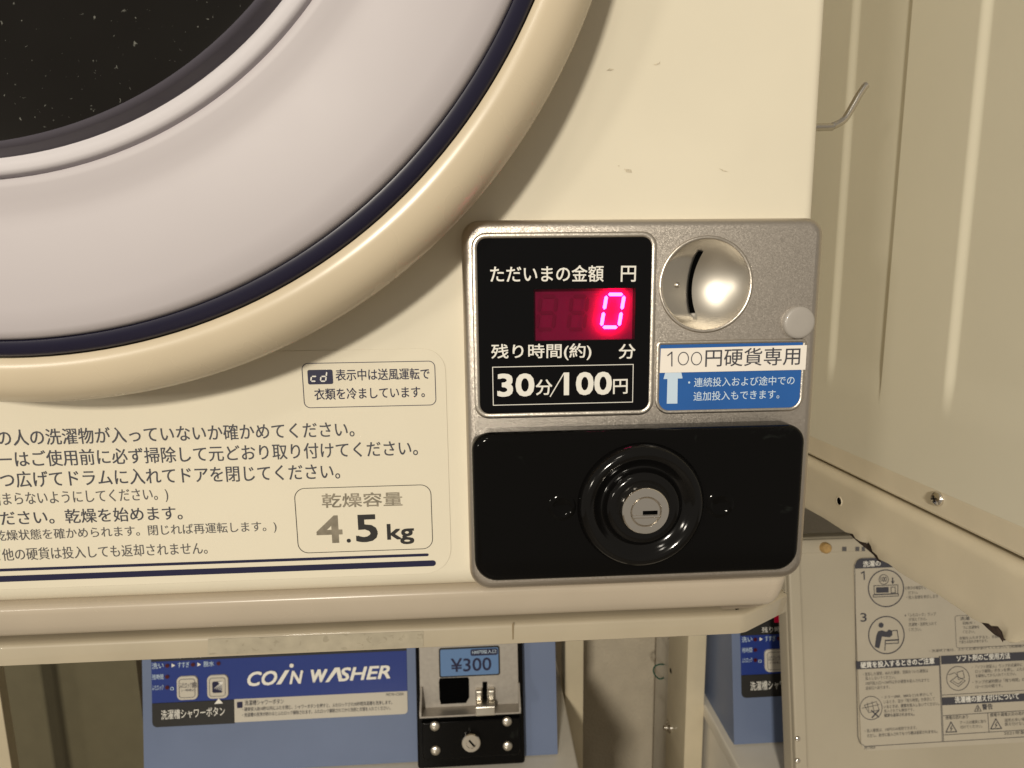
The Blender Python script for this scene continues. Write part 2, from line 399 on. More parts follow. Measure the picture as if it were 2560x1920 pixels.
for (x, y, wd) in ((1082, 1408, 16), (1068, 1387, 7.5)):
    p = FT.uv(x, y); hw = wd/2*.0001765
    nv.poly([(u0+.002, p[1]-hw)]+[(p[0]+hw*math.cos(t*PI/8), p[1]+hw*math.sin(t*PI/8)) for t in range(-4, 5)]+[(u0+.002, p[1]+hw)])
nv.build('printed_marks', 'navy_ink', stk, smooth=False)
s = Shape(front(-.0006))               # the small seven-segment letters c and d
def seg7(s, x0, y0, wd, ht, segs, th, sl=.12, gap=.06):
    """photo-measured digit box (left, bottom, width, height); segs out of abcdefg"""
    def q(u, v): return (x0+wd*u+sl*ht*v, y0-ht*v)
    t = th
    P = {'a': ((0, 1), (1, 1)), 'b': ((1, 1), (1, .5)), 'c': ((1, .5), (1, 0)), 'd': ((0, 0), (1, 0)), 'e': ((0, .5), (0, 0)), 'f': ((0, 1), (0, .5)), 'g': ((0, .5), (1, .5))}
    for k in segs:
        (ax, ay), (bx, by) = P[k]; A, B = Vector(q(ax, ay)), Vector(q(bx, by)); d = B-A; L = d.length; d /= L; n = Vector((-d.y, d.x))
        A2, B2 = A+d*L*gap, B-d*L*gap; e = d*t*.5
        s.polypx([A2-e*0, A2+e+n*t/2, B2-e+n*t/2, B2, B2-e-n*t/2, A2+e-n*t/2])
seg7(s, 777, 953, 13, 24, 'gde', 3.4); seg7(s, 801, 953, 13, 24, 'bcdeg', 3.4)
s.build('segment_letters', 'white_print', stk, smooth=False)
s = Shape(FT); a, b = FT.uv(734, 1221), FT.uv(1083, 1372); s.outline(a[0], b[1], b[0], a[1], .0048, .0003)
s.text('5', z5(832, 1328), z5(978, 1322), 69, .03); s.text('kg', z5(1040, 1343), z5(1220, 1337), 52, .022)
s.text('.', z5(768, 1330), z5(796, 1328), 10, .02)
s.build('capacity_lettering', 'black', stk, smooth=False)  # box outline; the foil letters' dark reflection is put in as flat black
s = Shape(FT); s.text('乾燥容量', z5(603, 1097), z5(1140, 1083), 36, .012); s.text('4', z5(570, 1335), z5(742, 1329), 69, .03)
s.build('foil_lettering', 'foil', stk, smooth=False)

# coin box: silver housing
F1 = front(-.012)
def inset(pa, pb, fr=None): fr = fr or F1; a, b = fr.uv(*pa), fr.uv(*pb); return a[0], b[1], b[0], a[1]
u0, v0, u1, v1 = inset((1187, 592), (1624, 1028))                 # display panel
CC = F1.uv(1765, 712); CR = .0191                                   # coin slot cup
s = Shape(F0)
s.slab(-.0070, -.1318, .1462, .0300, (.010, .010, .0075, .0075), -.001, .012, bev=.0042, nb=7, cap=False)
d = .0042
s.f = F1
s.fill([rr(-.0070+d, -.1318+d, .1462-d, .0300-d, (.0058, .0058, .0033, .0033)), rr(u0+.0004, v0+.0004, u1-.0004, v1-.0004, .0044), circ(*CC, CR, 72)])
box = s.build('coin_box', 'silver', dry)
s = Shape(F1); s.bead(rr(u0-.0004, v0-.0004, u1+.0004, v1+.0004, .0050), .0012, .0007); s.build('display_bezel', 'silver_bead', box)

# display panel
wu0, wv0, wu1, wv1 = inset((1334, 723), (1586, 848))
WL = [(wu0, wv0), (wu1, wv0), (wu1, wv1), (wu0, wv1)]
s = Shape(F1); s.fill([rr(u0, v0, u1, v1, .0046), WL], .0003)
s.loft([[F1.pt(u, v, .0003) for u, v in WL], [F1.pt(u, v, -.0042) for u, v in WL]])
pan = s.build('display_panel', 'black_panel', dry, smooth=False)
s = Shape(F1); s.poly(WL, -.0040); s.build('display_window', 'led_window', pan, smooth=False)
s = Shape(F1); s.poly(WL, .0001); s.build('display_glass', 'tint', pan, smooth=False)
z1 = lambda x, y: (1130+x*.3194, 530+y*.3194)
FW = front(-.0085)
s = Shape(FW)
seg7(s, 1336+6, 823, 40, 82, 'abcdefg', 9); seg7(s, 1336+84, 823, 40, 82, 'abcdefg', 9)
s.build('unlit_digits', 'led_ghost', pan, smooth=False)
s = Shape(front(-.0105)); seg7(s, 1503, 818, 44, 82, 'abcdef', 8.6, sl=.17, gap=.07); s.build('lit_digit', 'led', pan, smooth=False)
FP = Frame((0, -.0125, CAMZ)); s = Shape(FP)
s.text('ただいまの金額', z1(300, 552), z1(1186, 546), 42, .010)
s.build('amount_lettering', 'white_print', pan, smooth=False); s = Shape(FP); s.text('円', z1(1320, 546), z1(1438, 546), 40, .012); s.build('yen_lettering', 'white_print', pan, smooth=False); s = Shape(FP)
s.text('残り時間(約)', z1(308, 1166), z1(1090, 1158), 42, .010); s.build('time_lettering', 'white_print', pan, smooth=False); s = Shape(FP); s.text('分', z1(1304, 1150), z1(1434, 1148), 37, .012)
s.build('minute_lettering', 'white_print', pan, smooth=False); s = Shape(FP)
s.text('30', z1(355, 1447), z1(645, 1443), 58, .035); s.text('100', z1(875, 1436), z1(1250, 1430), 58, .035)
s.text('分', z1(655, 1434), z1(785, 1432), 39, .012); s.text('円', z1(1260, 1425), z1(1374, 1422), 37, .012)
s.strokepx([z1(769, 1444), z1(876, 1262)], 2.6)
a, b = FP.uv(*z1(315, 1212)), FP.uv(*z1(1416, 1490)); s.outline(a[0], b[1], b[0], a[1], .00005, .0003)
s.build('price_lettering', 'white_print', pan, smooth=False)

# coin slot: a dished steel cup, its slot and a rivet
def crease(z): return -.2+.2*(z+.15)**2      # where the flat left wall and the bowl meet
def cupdepth(x, z):                     # x, z from the centre, in units of the radius
    r = min(1, math.hypot(x, z)); xc = crease(z); xr = math.sqrt(max(1e-6, 1-z*z))
    wall = .055*(1-r)
    a = min(wall, (.0012+.0085*(x+1))*max(0, 1-z*z)**.35)          # flat plate with the rivet
    Rs = 1.18; b = CR*.92*(math.sqrt(Rs*Rs-r*r)-math.sqrt(Rs*Rs-1))   # spherical dish
    wz = min(1, max(0, (abs(z+.05)-.60)/.18)); a = a*(1-wz)+min(a, b)*wz   # past the slot's ends plate and dish meet
    q = min(1, max(0, (x-xc+.035)/.07)); q = q*q*(3-2*q)
    return max(0, a*(1-q)+b*q)
s = Shape(F1); rings = []
N = 96
for k in range(33):
    q = 1-(k/32)**1.15 if k < 32 else 0.0005
    rings.append([F1.pt(CC[0]+CR*q*math.cos(2*PI*i/N), CC[1]+CR*q*math.sin(2*PI*i/N), -cupdepth(q*math.cos(2*PI*i/N), q*math.sin(2*PI*i/N))) for i in range(N)])
s.loft(rings)
cup = s.build('coin_slot_cup', 'cup', dry)
cup.data.set_sharp_from_angle(angle=R(80))
s = Shape(F1); s.bead(circ(*CC, CR+.0004, 96), .0008, .0006); s.build('cup_rim', 'silver_bead', cup)
s = Shape(F1); L1, L2 = [], []
for i in range(21):
    z = lerp(-.62, .74, i/20); x = crease(z)-.01
    for L, dx in ((L1, -.062), (L2, .062)): L.append(F1.pt(CC[0]+CR*(x+dx), CC[1]+CR*z, -cupdepth(x+dx, z)+.0006))
s.loft([L1, L2], close=False); s.build('coin_slot', 'hole', cup, smooth=False)
s = Shape(F1); rx, rz = -.565, .005; s.ball((CC[0]+CR*rx, CC[1]+CR*rz), .0013, .0012, -cupdepth(rx, rz)-.0001); s.build('rivet', 'steel', cup)

# frosted round cap over the side screw
p = F1.uv(1994, 806); s = Shape(F1)
s.lathe(p, [(.0069, -.004), (.0069, .0012), (.0065, .0018), (.0056, .0021), (.003, .0022), (.0001, .0022)], 48); s.build('key_cap', 'cap', dry)

# blue label and the white paper sticker over it
u0, v0, u1, v1 = inset((1649, 861), (1998, 1019)); s = Shape(F1)
s.slab(u0, v0, u1, v1, (.0048, .0048, .001, .001), 0, .0002, .0001, 1); lab = s.build('blue_label', 'blue_sticker', dry, smooth=False)
s = Shape(F1); s.bead(rr(u0-.0006, v0-.0006, u1+.0006, v1+.0006, (.0054, .0054, .0012, .0012)), .0009, .0006); s.build('label_bezel', 'silver_bead', lab)
z2 = lambda x, y: (1580+x*.3195, 530+y*.3195)
FL = front(-.0124); s = Shape(FL)
s.polypx([z2(272, 1500), z2(355, 1499), z2(358, 1303), z2(396, 1302), z2(382, 1235), z2(322, 1190), z2(264, 1240), z2(246, 1307), z2(277, 1307)])
s.build('arrow_print', 'pale_blue_print', lab, smooth=False); s = Shape(FL)
s.text('・連続投入および途中での', z2(438, 1370), z2(1270, 1352), 23, .005); s.text('追加投入もできます。', z2(480, 1478), z2(1152, 1460), 23, .005)
s.build('lettering', 'pale_blue_print', lab, smooth=False)
a, b, c, e = [F1.uv(*q) for q in (z2(214, 1257), z2(1350, 1232), z2(1362, 1040), z2(223, 1068))]
s = Shape(F1); s.loft([[F1.pt(*q, .0003) for q in (a, b, c, e)], [F1.pt(*q, .0007) for q in (a, b, c, e)]], cap1=True)
ws = s.build('paper_sticker', 'white_sticker', dry, smooth=False)
s = Shape(front(-.0129)); s.text('円硬貨専用', z2(572, 1212), z2(1312, 1196), 45, .004)
s.strokepx([z2(280, 1123), z2(312, 1097), z2(312, 1205)], 3.0)
for x in (402, 505): c = s.f.uv(*z2(x, 1147)); s.frame(circ(*c, .0024, 32, .0029), circ(*c, .0020, 32, .0025))
s.build('lettering', 'ink', ws, smooth=False)

# black lock cover
s = Shape(F1)
s.slab(-.0046, -.1222, .1372, -.0567, (.010, .010, .0075, .0075), -.0005, .0112, bev=.0034, nb=8)
lock = s.build('lock_cover', 'black_gloss', dry)
F2 = front(-.0232)
LC = F2.uv(1602, 1262)
s = Shape(F2)
s.lathe(LC, [(.0272, -.0002), (.0268, .0012), (.0258, .0031), (.0244, .0043), (.0230, .0046), (.0216, .0042), (.0200, .0030), (.0186, .0018), (.0174, .0014), (.0166, .0018), (.0159, .0032), (.0152, .0045), (.0142, .0052), (.0126, .0053), (.0110, .0050)], 96)
s.build('lock_boss', 'black_boss', lock)
s = Shape(F2)
s.lathe(LC, [(.0110, .003), (.0101, .0072), (.0098, .0080), (.0093, .0084), (.0066, .0084), (.0063, .0081), (.0062, .0074)], 64)
s.build('lock_bezel', 'chrome', lock)
s = Shape(F2); s.lathe(LC, [(.0062, .0070), (.0060, .0080), (.0057, .0083), (.0001, .0083)], 48)
x, z = LC; s.slab(x-.0056, z-.0026, x+.0056, z-.0014, .0002, .0082, .0089, .0004, 3)
s.build('lock_cylinder', 'chrome', lock)
s = Shape(F2); s.poly(rr(x-.0014, z-.0012, x+.0047, z+.0004, .0001), .00845); s.build('keyway', 'hole', lock, smooth=False)
for q in ((1405, 1268), (1800, 1262)):
    p = F2.uv(*q); s = Shape(F2)
    s.lathe(p, [(.0060, .00002), (.0052, .00045), (.0042, .0006), (.0035, .0002), (.0030, .00004), (.0001, .00004)], 36); s.build('screw_plug', 'black_gloss', lock)
# bent wire hook on the far side of the cabinet
FH = front(.06); s = Shape()
pts = [(2020, 322), (2062, 318), (2082, 315), (2100, 307), (2113, 296), (2128, 272), (2146, 240), (2160, 219), (2166, 213)]
P3 = [FH.px(*q) for q in pts]; P3[0] = Vector((X1-.004, .06, P3[1].z-.0005))
fine = []
for i in range(len(P3)-1):
    p0, p1, p2, p3 = P3[max(i-1, 0)], P3[i], P3[i+1], P3[min(i+2, len(P3)-1)]
    for k in range(5):
        t = k/5; fine.append(.5*((2*p1)+(p2-p0)*t+(2*p0-5*p1+4*p2-p3)*t*t+(3*p1-p0-3*p2+p3)*t**3))
fine.append(P3[-1]); s.tube(fine, .0019); s.build('side_hook', 'hookwire', dry)

# ------------------------------------------------------------------ stand under the dryer
st = root('dryer_stand', (-.165, .2, 0), 'cream stand whose front rail with a faded sticker runs under the red display', 'stand', 'dryer stands')
RT0, RB = Zc-.1575, Zc-.1682
path = [(X0-.03, .0045), (.1245, .0045), (.1285, .0055), (.1580, .0225), (.1590, .0245), (.1590, .42)]
s = sweep(path, [(-.02, RT0-.0005), (-.004, RT0), (-.0012, RT0-.0004), (-.0002, RT0-.0012), (0, RT0-.002), (0, RB+.0005), (-.0006, RB), (-.02, RB)], Shape())
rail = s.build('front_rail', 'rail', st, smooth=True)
FRL = front(.0043)
zz = lambda x, y: (600+x*.3165, 1440+y*.3165)
s = Shape(FRL); s.polypx([(519, 1637), (1058, 1617), (1058, 1578), (520, 1598)]); s.build('faded_sticker', 'faded', rail, smooth=False)
s = Shape(FRL); s.polypx([(1280, 1559), (1285, 1558), (1284, 1598), (1281, 1599)], .0001); s.build('rail_scratch', 'groove', rail, smooth=False)
FPo = front(.55)
def angle_post(name, x0, xf, x1, parent, zb=0.0, zt=RB-.003, y=.55, dy=.042):       # L section: flank going back from xf, face from xf to x1
    s = Shape()
    s.box((xf, y, zb), (x1, y+.0025, zt), .0006); s.box((xf, y+.0025, zb), (xf+.0025, y+dy, zt), .0006)
    return s.build(name, 'post', parent)
xs = lambda x: FPo.uv(x, 1760)[0]
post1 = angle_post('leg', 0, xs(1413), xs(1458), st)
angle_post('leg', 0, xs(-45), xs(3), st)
s = Shape(); s.box((X0+.01, .03, RB-.001), (.135, .56, RB+.001)); s.build('shelf', 'rail_side', st)

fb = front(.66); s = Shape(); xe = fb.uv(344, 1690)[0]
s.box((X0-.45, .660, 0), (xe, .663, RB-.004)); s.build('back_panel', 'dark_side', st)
# ------------------------------------------------------------------ neighbouring dryer, seen from its left side
XN = .260
FN = side(XN)
nd = root('coin_dryer', (XN+.31, .2, Zc-.13), 'neighbouring cream dryer at right showing its ribbed left side panel', 'dryer', 'coin dryers')
ZA, ZB_ = Zc-.1143, Zc-.1289
def relief(y):                           # raised and sunk strips of the side panel, towards -X
    def sm(a, b): t = min(1, max(0, (y-a)/(b-a))); return t*t*(3-2*t)
    ya, yb, yc = FN.px(2118, 400).y, FN.px(2252, 400).y, FN.px(2434, 400).y
    return .0017*(sm(yc-.0035, yc+.0035)-sm(yb-.0012, yb+.0012)+sm(ya-.0045, ya+.0045))
ys = sorted(set([round(-.04+i*.01, 5) for i in range(47)] + [round(v+k*.0006, 5) for v in (FN.px(2118, 400).y, FN.px(2252, 400).y, FN.px(2434, 400).y) for k in range(-9, 10)]))
zend = FN.px(2090, 935).z
zs = [ZA, ZA+.012] + [zend-.014+.002*i for i in range(16)] + [zend+.05, zend+.2, Zc+.5]
rings = []
for z in zs:
    t = min(1, max(0, (z-(zend-.014))/.030)); t = t*t*(3-2*t)
    rings.append([Vector((XN-lerp(.0016, relief(y), t), y, z)) for y in ys])
s = Shape(); s.loft(rings, close=False)
side_p = s.build('side_panel', 'side', nd)
s = Shape(); s.box((XN+.002, -.038, ZB_), (XN+.62, .42, Zc+.5), .002); s.build('cabinet', 'cream', nd)
s = Shape()
prof = [(XN+.004, ZA+.0030), (XN-.0004, ZA+.0016), (XN-.0014, ZA+.0004), (XN-.0016, ZA-.001), (XN-.0012, ZB_+.003), (XN-.0016, ZB_+.0012), (XN-.001, ZB_), (XN+.01, ZB_)]
s.loft([[Vector((x, y, z)) for x, z in prof] for y in (-.045, 0, .1, .2, .3, .42)], close=False)
flg = s.build('base_flange', 'rail_side', nd)
FNs = side(XN-.0016); c = FNs.uv(2345, 1247)
s = Shape(FNs); s.lathe(c, [(.0042, 0), (.0042, .0008), (.0036, .0018), (.0022, .0024), (.0001, .0025)], 32); scr = s.build('flange_screw', 'chrome', nd)
s = Shape(FNs)
for a in (.4, .4+PI/2): s.stroke([(c[0]-.0018*math.cos(a), c[1]-.0018*math.sin(a)), (c[0]+.0018*math.cos(a), c[1]+.0018*math.sin(a))], .0008, .00265)
s.build('screw_cross', 'black', scr, smooth=False)

# its stand: side rail with torn, rusty lower edge
st2 = root('dryer_stand', (XN+.31, .2, 0), 'cream stand with chipped rusty side rail under the ribbed neighbouring dryer', 'stand', 'dryer stands')
XR = .2555
FR = side(XR)
edge = [(2000, 1264), (2015, 1272), (2060, 1297), (2112, 1331), (2131, 1336), (2137, 1347), (2150, 1355), (2160, 1357), (2170, 1356), (2176, 1367), (2180, 1380), (2191, 1389),
        (2196, 1399), (2221, 1411), (2245, 1430), (2269, 1445), (2305, 1466), (2344, 1488), (2396, 1523), (2430, 1548), (2456, 1561), (2478, 1567), (2494, 1570), (2504, 1582), (2508, 1598), (2520, 1606), (2538, 1607), (2565, 1598)]
low = [FR.uv(*q) for q in edge]
u_a = FR.uv(1960, 1240); low = [(-.42, u_a[1]), (low[0][0]-.05, low[0][1])] + low
ztop = ZB_-Zc-.0030
uend = low[-1][0]+.012
low += [(uend-.004, low[-1][1]+.004), (uend, low[-1][1]+.012)]
s = Shape(FR)
def band(h): return [[FR.pt(u, lerp(v, ztop-.007, t), h) for u, v in low] for t in (0, .25, .5, .75, 1)]
rings = [[FR.pt(u, v, -.0035) for u, v in low], [FR.pt(u, v-.0001, -.0012) for u, v in low], [FR.pt(u, v+.0003, -.0003) for u, v in low], [FR.pt(u, v+.0012, 0) for u, v in low]] + band(0)[1:]
for a in range(1, 7):
    t = PI/2*a/6; rings.append([FR.pt(u, ztop-.007+.007*math.sin(t), -.007*(1-math.cos(t))) for u, v in low])
rings.append([FR.pt(u, ztop, -.03) for u, v in low])
s.loft(rings, close=False); sr = s.build('side_rail', 'rail_side', st2, fix=True)
for pts in ([(2108, 1327), (2131, 1334), (2140, 1350), (2160, 1359), (2172, 1350), (2177, 1372), (2191, 1391), (2195, 1408), (2186, 1402), (2176, 1388), (2160, 1374), (2140, 1358), (2118, 1338)],
            [(2452, 1558), (2478, 1564), (2496, 1567), (2507, 1584), (2509, 1600), (2500, 1602), (2482, 1584)]):
    s = Shape(FR); s.polypx(pts, -.0022); s.build('rust_patch', 'rust', sr, smooth=False)
s = Shape(FR); s.polypx([(2455, 1557), (2472, 1559), (2480, 1566), (2496, 1566), (2505, 1580), (2511, 1598), (2508, 1606), (2500, 1594), (2486, 1586), (2470, 1572)], .0002); s.build('rust_patch', 'rust', sr, smooth=False)
c = FR.uv(2098, 1253); s = Shape(FR); s.poly(circ(c[0], c[1], .0029, 24), .00015); s.build('rail_hole', 'hole', sr, smooth=False)
s = Shape(FR); s.bead(circ(c[0], c[1], .0031, 24), .0005, .0004, 5); s.build('hole_rim', 'rail_side', sr)
x0p, x1p = [front(.50).uv(x, 1760)[0] for x in (1715, 1760)]
post2 = angle_post('leg', 0, x0p, x1p, st2, y=.50, dy=.082)
FP2 = side(x0p+.0)
c = FP2.uv(1677, 1677); s = Shape(FP2); s.poly(circ(*c, .004, 20), .0004); s.build('leg_hole', 'hole', post2, smooth=False)
c = FP2.uv(1675, 1818); s = Shape(FP2); s.lathe(c, [(.0085, 0), (.0085, .002), (.006, .0045), (.0001, .005)], 24); s.lathe(c, [(.0035, .004), (.0035, .010), (.0001, .011)], 16); s.build('leg_bolt', 'chrome', post2)
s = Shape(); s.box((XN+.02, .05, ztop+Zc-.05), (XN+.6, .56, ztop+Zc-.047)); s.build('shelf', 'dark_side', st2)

# ------------------------------------------------------------------ washing machine (built once, then copied)
TH = R(9.0)
YC = .42
zb = front(YC).px(1345, 1888)           # foot of the console face
FC = Frame((0, YC, zb.z), (1, 0, 0), (0, math.sin(TH), math.cos(TH)))
WX0 = FC.uv(357, 1760)[0]; PITCHX = FC.uv(1834, 1800)[0]-WX0; WX1 = FC.uv(1391, 1740)[0]
TOPZ = zb.z-.002
wm = root('washing_machine', ((WX0+WX1)/2, .45, 0), 'light blue coin washer with COIN WASHER lettering and 300 yen coin unit', 'washing machine', 'coin washers')
s = Shape(); s.box((WX0-.004, .12, 0), (WX1+.018, .76, TOPZ-.022), .012); s.build('body', 'washer', wm)
s = Shape(); s.box((WX0-.010, .115, TOPZ-.020), (WX1+.024, .765, TOPZ), .003); s.build('top_deck', 'washer', wm)
CH = FC.uv(1950, 1476)[1]                                  # console height along its face
s = Shape()
pr = [(0, 0), (0, CH-.004), (-.004, CH), (-.03, CH-.004), (-.19, CH-.05), (-.22, 0)]
def cpt(x, v, h): return FC.pt(x, v, h)
ringL = [FC.pt(WX0, v, h) for h, v in pr]; ringR = [FC.pt(WX1, v, h) for h, v in pr]
s.loft([ringL, ringR], cap0=True, cap1=True); con = s.build('console', 'console', wm)
z6 = lambda x, y: (300+x*.36166, 1560+y*.36166)
z7 = lambda x, y: (1000+x*.22604, 1560+y*.22604)
def recto(a, b): p, q = FC.uv(*a), FC.uv(*b); return p[0], q[1], q[0], p[1]
ul, vb_, ur, _ = recto(z6(217, 250), z6(1990, 618))
vblk = FC.uv(*z6(500, 700))[1]; vmid = FC.uv(*z6(500, 534))[1]; umid = FC.uv(*z6(793, 600))[0]
vw0 = FC.uv(*z6(1400, 648))[1]; vw1 = FC.uv(*z6(1400, 489))[1]; FC2 = Frame(FC.O+Vector((PITCHX, 0, 0)), FC.U, FC.V); vtop = FC2.uv(1900, 1587)[1]
s = Shape(FC); s.slab(ul, vmid, ur, vtop, .0001, 0, .0006, .0002, 1); s.slab(umid, vw1, ur, vmid+.001, .0001, 0, .0006, .0002, 1) if vw1 < vmid else None
lb = s.build('control_label', 'blue_label', wm, smooth=False)
s = Shape(FC); s.slab(ul, vblk, umid, vmid-.0002, (.006, 0, 0, 0), 0, .0008, .0002, 1); s.slab(ul, vtop, ur, min(vtop+.04, CH-.006), (0, 0, .006, .006), 0, .0008, .0002, 1); s.build('black_band', 'black', lb, smooth=False)
s = Shape(FC); s.slab(umid, vw0, ur, vw1, (0, .005, 0, 0), 0, .0010, .0002, 1); s.build('white_band', 'label_white', lb, smooth=False)
FCt = Frame(FC.pt(0, 0, .0016), (1, 0, 0), FC.V)
s = Shape(FCt)
s.text('CO', z6(882, 432), z6(1088, 420), 36, .03, .25); s.text('N', z6(1172, 416), z6(1268, 411), 33, .03, .25); WW = Shape(FCt); WW.text('W', z6(1320, 407), z6(1436, 402), 33, .05, .2)
WW.text('SHER', z6(1515, 397), z6(1868, 377), 34, .03, .25)
s.polypx([z6(1080, 418), z6(1113, 416), z6(1172, 318), z6(1142, 320)]); WW.polypx([z6(1418, 403), z6(1444, 401), z6(1498, 330), z6(1512, 397), z6(1540, 396), z6(1518, 300), z6(1485, 302)])
WW.build('logo_word', 'white_print', lb, smooth=False)
p = FCt.uv(*z6(1186, 288)); s.poly(circ(*p, .0026, 20))
s.build('logo_word', 'white_print', lb, smooth=False)
for tri in ([z6(652, 553), z6(712, 549), z6(682, 514)], [z6(357, 300), z6(382, 286), z6(357, 273)], [z6(535, 294), z6(560, 280), z6(535, 267)]):
    Shape(FCt).polypx(tri).build('arrow_mark', 'white_print', lb, smooth=False)
s = Shape(FCt)
s.text('洗濯槽シャワーボタン', z6(285, 663), z6(726, 635), 24, .004)
s.build('button_lettering', 'white_print', lb, smooth=False)
s = Shape(FCt)
s.text('洗い', z6(222, 312), z6(302, 306), 15, 0); s.text('すすぎ', z6(400, 302), z6(480, 298), 14, 0); s.text('脱水', z6(578, 296), z6(650, 292), 14, 0)
s.text('残時間', z6(222, 386), z6(300, 382), 13, 0); s.text('ふたロック', z6(222, 460), z6(302, 455), 13, 0)
s.outline(*recto(z6(352, 433), z6(376, 452)), .001, .0006)
s.build('dim_lettering', 'pale_blue_print', lb, smooth=False)
s = Shape(Frame(FC2.pt(0, 0, .0016), (1, 0, 0), FC.V)); s.text('残り時間', (1905, 1582), (1966, 1579), 14, 0)
for v in s.v: v.x -= PITCHX
s.build('timer_lettering', 'white_print', lb, smooth=False)
for q in (z6(325, 290), z6(503, 282), z6(680, 274), z6(325, 366), z6(325, 440)):
    s = Shape(FCt); s.poly(circ(*FCt.uv(*q), .0025, 16), -.0002); s.build('indicator_lamp', 'red_dot', lb, smooth=False)
bt = []
for (x0, y0, x1, y1) in ((398, 358, 546, 514), (607, 350, 755, 505)):
    s = Shape(FC); r4 = recto(z6(x0, y0), z6(x1, y1)); s.slab(*r4, .006, 0, .0030, .0008, 3); b_ = s.build('button', 'label_white', lb); bt.append((b_, r4))
FB2 = Frame(FC.pt(0, 0, .0033), (1, 0, 0), FC.V)
s = Shape(FB2); r4 = bt[0][1]
for b_, q in bt: s.outline(q[0]+.003, q[1]+.003, q[2]-.003, q[3]-.003, .0035, .0005)
s.text('ふたロック解除', z6(412, 446), z6(532, 442), 15, .0); s.text('(一時停止)', z6(425, 470), z6(520, 467), 7, .0)
q = recto(z6(645, 390), z6(715, 465)); s.poly(rr(*q, .002), 0)
s.build('button_marks', 'navy_ink', lb, smooth=False)
s = Shape(Frame(FC.pt(0, 0, .0037), (1, 0, 0), FC.V)); s.polypx([z6(676, 402), z6(712, 398), z6(712, 412), z6(696, 418)])
for k in range(5): s.strokepx([z6(690-k*3+k*7, 414), z6(652+k*13, 446+k*4)], 1.2)
s.build('shower_mark', 'white_print', lb, smooth=False)
s = Shape(FCt); q = recto(z6(812, 535), z6(850, 575)); s.poly(rr(*q, .001))
s.build('small_mark', 'navy_ink', lb, smooth=False)
s = Shape(FCt)
s.text('洗濯槽シャワーボタン', z6(862, 565), z6(1132, 552), 13, .0)
s.text('・硬貨投入後10秒以内にふたを閉じ、シャワーボタンを押すと、ふたロックされ30秒間洗濯槽を洗浄します。', z6(845, 606), z6(1880, 556), 10.5, 0)
s.text('・洗濯槽の洗浄が終わるとふたロック解除されます。ふたロック解除されてから洗剤と衣類を入れてください。', z6(845, 645), z6(1868, 594), 10.5, 0)
s.text('MCW-C50A', z6(1840, 499), z6(1962, 493), 7, 0)
s.build('small_lettering', 'ink', lb, smooth=False)
a = FC2.uv(1935, 1556); b = FC2.uv(2030, 1497)
s = Shape(FC); s.slab(a[0], a[1], b[0], b[1], .001, .0005, .0012, .0002, 1); s.build('timer_display', 'led_dim', lb, smooth=False)
# coin unit
CP = .018                                 # how far the coin unit stands proud of the console
FU = Frame(FC.pt(0, 0, CP), (1, 0, 0), FC.V); FLip = Frame(FC.pt(0, 0, CP+.022), (1, 0, 0), FC.V)
g = lambda x, y: FU.uv(*z7(x, y)); gl = lambda x, y: FLip.uv(*z7(x, y))
cu0, cu1 = g(180, 900)[0], g(1370, 900)[0]
s = Shape(FC); s.slab(cu0, .0012, cu1, CH-.01, .004, -.01, CP, .003, 3); cu = s.build('coin_unit', 'black_gloss', wm)
pu0, pu1 = g(225, 900)[0], g(1315, 900)[0]; lip = gl(700, 1024)[1]; pv0 = lip-.004
s = Shape(FU); s.slab(pu0, pv0, pu1, CH-.014, .001, 0, .002, .0006, 2); s.build('steel_plate', 'plate', cu)
sl0, sl1 = gl(215, 1020)[0], gl(1338, 1000)[0]; vs_ = g(700, 660)[1]
s = Shape(FU); s.slab(sl0, lip, sl1, lip+.0022, .0002, 0, .022, .0004, 1)
for a, b in ((sl0, sl0+.0022), (sl1-.0022, sl1)):
    pts = [(lip+.0022, .002), (lip+.0022, .022), (lip+.008, .022), (vs_, .005), (vs_, .002)]
    s.loft([[FU.pt(a, v, h) for v, h in pts], [FU.pt(b, v, h) for v, h in pts]], cap0=True, cap1=True)
s.build('coin_tray', 'plate', cu)
FU2 = Frame(FC.pt(0, 0, CP+.0023), (1, 0, 0), FC.V)
p0, p1 = FU2.uv(*z7(428, 267)), FU2.uv(*z7(1108, 562)); s = Shape(FU2); s.slab(p0[0], p1[1], p1[0], p0[1], .003, 0, .0006, .0002, 1); s.build('price_border', 'black', cu, smooth=False)
s = Shape(FU2); s.slab(p0[0]+.0018, p1[1]+.0018, p1[0]-.0018, p0[1]-.0018, .002, 0, .0011, .0002, 1); s.build('price_label', 'price_blue', cu, smooth=False)
FU3 = Frame(FC.pt(0, 0, CP+.0038), (1, 0, 0), FC.V)
s = Shape(FU3); s.text('¥300', z7(565, 535), z7(1012, 512), 34, .012); p0, p1 = FU3.uv(*z7(780, 282)), FU3.uv(*z7(1080, 340)); s.poly(rr(p0[0], p1[1], p1[0], p0[1], .002), 0); s.build('price_lettering', 'navy_ink', cu, smooth=False)
s = Shape(Frame(FC.pt(0, 0, CP+.0041), (1, 0, 0), FC.V)); s.text('100円投入口', z7(800, 334), z7(1062, 322), 9.5, 0); s.build('inlet_lettering', 'pale_blue_print', cu, smooth=False)
s = Shape(FU2); s.polypx([z7(q[0], q[1]) for q in ((440, 600), (750, 588), (763, 610), (766, 810), (730, 872), (452, 886), (438, 830), (430, 640))], .0003); s.build('return_opening', 'hole', cu, smooth=False)
s = Shape(FU2); p0, p1 = FU2.uv(*z7(836, 704)), FU2.uv(*z7(1050, 975))
m0, m1 = FU2.uv(*z7(908, 690))[0], FU2.uv(*z7(972, 690))[0]; vv = lip+.0105; p1 = (p1[0], lip-.0005)
